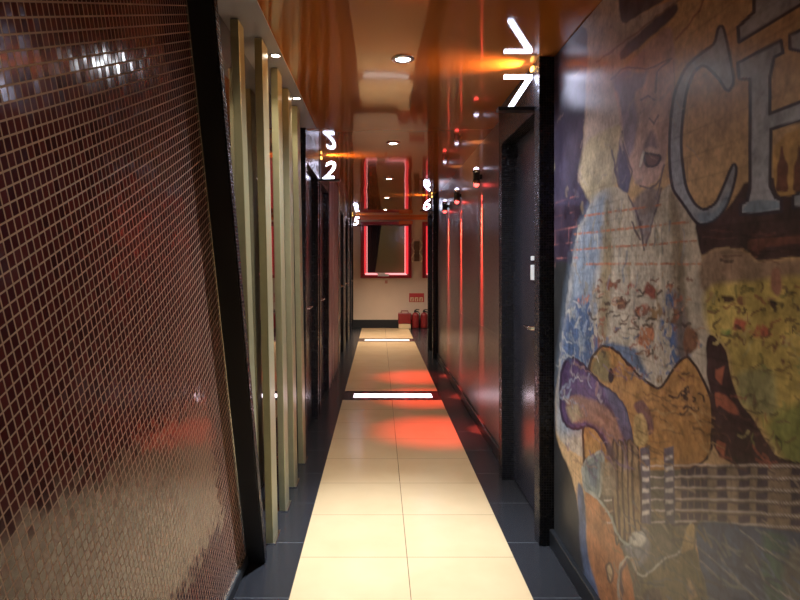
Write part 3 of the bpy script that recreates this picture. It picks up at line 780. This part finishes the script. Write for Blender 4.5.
    P([(632, 405), (642, 398), (652, 412), (654, 432), (648, 436), (644, 420)], (92, 60, 56), 2, .2)
    P([(634, 416), (642, 412), (648, 424), (648, 446), (634, 446)], (138, 112, 60), 2, .2)
    # bridge
    P([(582, 462), (602, 450), (604, 458), (600, 500), (592, 492), (584, 490)], (92, 100, 98), 1.5, .2, line=(118, 122, 114), lw=.8)
    P([(588, 466), (597, 461), (596, 488), (590, 484)], (74, 84, 92), 1.5, .2)
    Ln([(584, 488), (600, 500), (608, 512), (618, 536), (632, 548)], (120, 122, 114), 1.2, .9)
    P([(600, 462), (616, 462), (616, 498), (602, 494)], (116, 100, 78), 3, .3, tex=nH, alpha=.8)
    P([(630, 534), (642, 530), (646, 540), (640, 548), (630, 546)], (144, 138, 126), 3, .2)
    # swirling pale line, dark soundholes
    Ln([(620, 610), (618, 588), (620, 570), (622, 562), (627, 557), (632, 558), (634, 566), (637, 573), (644, 576), (652, 571), (660, 562), (668, 557), (677, 555), (684, 546), (690, 524)], (132, 126, 112), 1.1, .9)
    Ln([(622, 600), (621, 572), (627, 560)], (74, 62, 66), 1.4, .8)
    P([(606, 566), (610, 562), (613, 572), (612, 584), (608, 582)], (150, 124, 86), 1.2, .1, line=(84, 62, 50), lw=.6)
    P([(640, 596), (648, 588), (660, 588), (664, 600), (660, 640), (642, 640)], (74, 58, 50), 3, .2)
    P([(686, 580), (694, 582), (698, 596), (690, 600)], (132, 108, 74), 3, .2)
    P([(686, 530), (689, 524), (694, 524), (694, 548), (686, 552), (680, 555)], (132, 108, 66), 1.5, .2)
    # blue cloth under the neck
    P([(695, 522), (720, 522), (760, 527), (860, 540), (860, 680), (716, 680), (708, 590), (698, 560)], (52, 59, 78), 1.5, .25, tex=nH)
    P([(762, 530), (786, 534), (790, 550), (782, 580), (790, 620), (770, 620), (760, 570), (764, 550)], (48, 70, 60), 6, .25, alpha=.9)
    P([(788, 545), (860, 545), (860, 640), (800, 640), (780, 585)], (72, 68, 60), 8, .2, alpha=.85)
    P([(744, 540), (760, 546), (758, 572), (744, 566)], (66, 68, 72), 6, .2, alpha=.7)
    for a in ([(696, 545), (730, 575), (760, 602)], [(722, 560), (740, 584), (756, 600)], [(740, 530), (762, 548), (782, 560)], [(700, 560), (720, 580)], [(746, 566), (776, 590), (800, 604)]):
        Ln(a, (126, 120, 112), .8, .6)
        Ln([(x + 2, y + 3) for x, y in a], (48, 50, 66), 1.0, .6)
    # loose brush strokes, peeling paint and scribbles
    rg = random.Random(3)
    def strokes(k, x0, x1, y0, y1, cols, length, ang, spread, w=.8, alpha=.7, curl=.6):
        for _ in range(k):
            x, y = rg.uniform(x0, x1), rg.uniform(y0, y1); a = math.radians(ang + rg.uniform(-spread, spread)); L = length * rg.uniform(.4, 1.2); p_ = [(x, y)]
            for q_ in range(4):
                a += rg.uniform(-curl, curl); x += math.cos(a) * L / 4; y += math.sin(a) * L / 4; p_.append((x, y))
            Ln(p_, rg.choice(cols), w * rg.uniform(.6, 1.6), alpha, wob=1.2)
    RUST = [(96, 52, 38), (120, 60, 40), (72, 46, 36), (134, 92, 60), (60, 44, 40)]
    strokes(60, 594, 694, 278, 330, RUST, 9, 0, 180, .9, .75, 1.4)
    strokes(50, 600, 700, 325, 378, RUST + [(150, 138, 118), (64, 80, 104)], 9, 90, 70, .9, .65, 1.2)
    strokes(50, 572, 690, 200, 300, [(150, 140, 124), (104, 98, 94), (86, 96, 112), (112, 94, 62)], 26, 92, 10, .8, .5, .15)
    strokes(40, 560, 600, 300, 400, [(110, 120, 134), (60, 76, 104), (140, 134, 124)], 14, 85, 40, .8, .6, .5)
    strokes(70, 706, 830, 285, 345, RUST + [(150, 130, 70), (92, 84, 36)], 12, 0, 60, 1.1, .7, 1.3)
    strokes(50, 736, 830, 345, 455, [(84, 80, 34), (140, 128, 74), (86, 56, 36), (108, 112, 52)], 14, 20, 70, 1.1, .6, 1.)
    strokes(50, 636, 708, 392, 462, [(134, 98, 50), (92, 64, 34), (78, 54, 32), (140, 112, 64)], 20, 25, 18, .8, .55, .3)
    strokes(14, 678, 702, 385, 412, [(54, 38, 34)], 10, 90, 60, .8, .8, 1.2)
    strokes(60, 612, 704, 500, 600, [(58, 52, 50), (108, 98, 80), (100, 82, 50), (70, 70, 78)], 22, 40, 30, .8, .6, .3)
    strokes(30, 590, 636, 500, 600, [(134, 92, 54), (88, 56, 36)], 18, 60, 20, .8, .5, .3)
    strokes(70, 700, 830, 528, 600, [(74, 82, 100), (38, 42, 60), (92, 90, 86), (56, 66, 90)], 26, 38, 14, .9, .6, .25)
    strokes(34, 566, 632, 362, 470, [(86, 66, 96), (48, 36, 56), (122, 90, 72), (96, 84, 92)], 20, 50, 30, .9, .55, .4)
    strokes(30, 716, 780, 395, 462, [(38, 26, 26), (84, 54, 44), (120, 62, 40)], 16, 50, 40, 1., .6, .6)
    strokes(36, 676, 850, 466, 526, [(70, 50, 48), (126, 108, 88), (48, 36, 44)], 12, 0, 30, .8, .6, .5)
    strokes(40, 556, 690, 60, 200, [(112, 100, 96), (150, 126, 110), (90, 82, 92), (130, 108, 84)], 18, 90, 50, .8, .4, .5)
    strokes(26, 700, 860, 226, 262, [(40, 26, 28), (84, 50, 44)], 18, 0, 12, 1., .6, .1)
    # printed brick joints and grain over everything
    ch = .068
    row = np.floor(Z / ch)
    fz = np.abs(Z / ch - np.round(Z / ch)) * ch
    fy = (Y + (row % 2) * .11) / .22; fy = np.abs(fy - np.round(fy)) * .22
    bw = np.maximum(np.clip(1 - fz / .006, 0, 1), np.clip(1 - fy / .006, 0, 1)) * np.clip((nA - .30) * 3, .15, 1)
    col[:] *= (1 - .20 * bw)[:, None].astype(np.float32)
    # reddish joints of the bare bricks beside the door
    idx = np.where((px > 552) & (px < 578) & (py > 196) & (py < 268))[0]
    blend(idx, bw[idx] * np.clip((nB[idx] - .35) * 4, 0, 1), (150, 84, 74))
    lum = (col @ np.array([.3, .6, .1], np.float32))[:, None]; col[:] = col * .80 + lum * .20
    col[:] *= (1 + .6 * (nC - .5) + .5 * (nB - .5) + .4 * (fbm(110, 70) - .5) + .25 * (nV - .5))[:, None].astype(np.float32)
    col[:] = np.clip(col * PAINT_K, .004, .85)
    # mesh
    me = bpy.data.meshes.new('painted_face')
    jj, ii = np.meshgrid(np.arange(ny - 1), np.arange(nz - 1))
    a = (ii * ny + jj).ravel()
    quads = np.stack([a, a + ny, a + ny + 1, a + 1], 1)
    co = np.stack([np.full(n, XR), Y, Z], 1).astype(np.float32)
    me.vertices.add(n); me.vertices.foreach_set('co', co.ravel())
    me.loops.add(quads.size); me.loops.foreach_set('vertex_index', quads.ravel().astype(np.int32))
    me.polygons.add(len(quads)); me.polygons.foreach_set('loop_start', (np.arange(len(quads)) * 4).astype(np.int32))
    me.update(calc_edges=True); me.validate()
    ca = me.color_attributes.new('paint', 'FLOAT_COLOR', 'POINT')
    ca.data.foreach_set('color', np.concatenate([col, np.ones((n, 1), np.float32)], 1).astype(np.float32).ravel())
    m = bpy.data.materials.new('mural_paint'); m.use_nodes = True
    nt = m.node_tree; b = nt.nodes['Principled BSDF']
    at = nt.nodes.new('ShaderNodeAttribute'); at.attribute_name = 'paint'
    nt.links.new(at.outputs['Color'], b.inputs['Base Color'])
    b.inputs['Roughness'].default_value = .30; b.inputs['IOR'].default_value = 1.45; b.inputs['Specular IOR Level'].default_value = .28
    me.materials.append(m)
    t = thing('wall_mural', (XR, 1.9, .06), 'large painted mural of a guitar player with big letters C and H', 'mural')
    MB().box(XR + .0005, XR + .004, .7, 3.10, .06, CEIL - .004).build('backing_board', M_blackmatte, t)
    o = bpy.data.objects.new('painted_face', me); COL.objects.link(o); settle(o, t)
build_mural()

# ------------------------------------------------------------------ camera, world, view
w = bpy.data.worlds.new('world'); SC.world = w; w.use_nodes = True
w.node_tree.nodes['Background'].inputs[0].default_value = (.5, .5, .55, 1)
w.node_tree.nodes['Background'].inputs[1].default_value = .02
cam = bpy.data.cameras.new('camera'); co_ = bpy.data.objects.new('camera', cam); COL.objects.link(co_)
cam.sensor_width = 36; cam.lens = F / 800 * 36
cam.shift_x = 21 / 800; cam.shift_y = -36 / 800
cam.clip_start = .02
co_.location = (0, 0, EYE); co_.rotation_euler = (math.radians(90), 0, 0)
SC.camera = co_
vs = SC.view_settings
vs.view_transform = 'Standard'; vs.look = 'None'; vs.gamma = 1.; vs.exposure = 0.; vs.use_curve_mapping = False
cy = SC.cycles
cy.max_bounces = 10; cy.glossy_bounces = 6; cy.diffuse_bounces = 4
cy.sample_clamp_indirect = 4.; cy.use_denoising = True
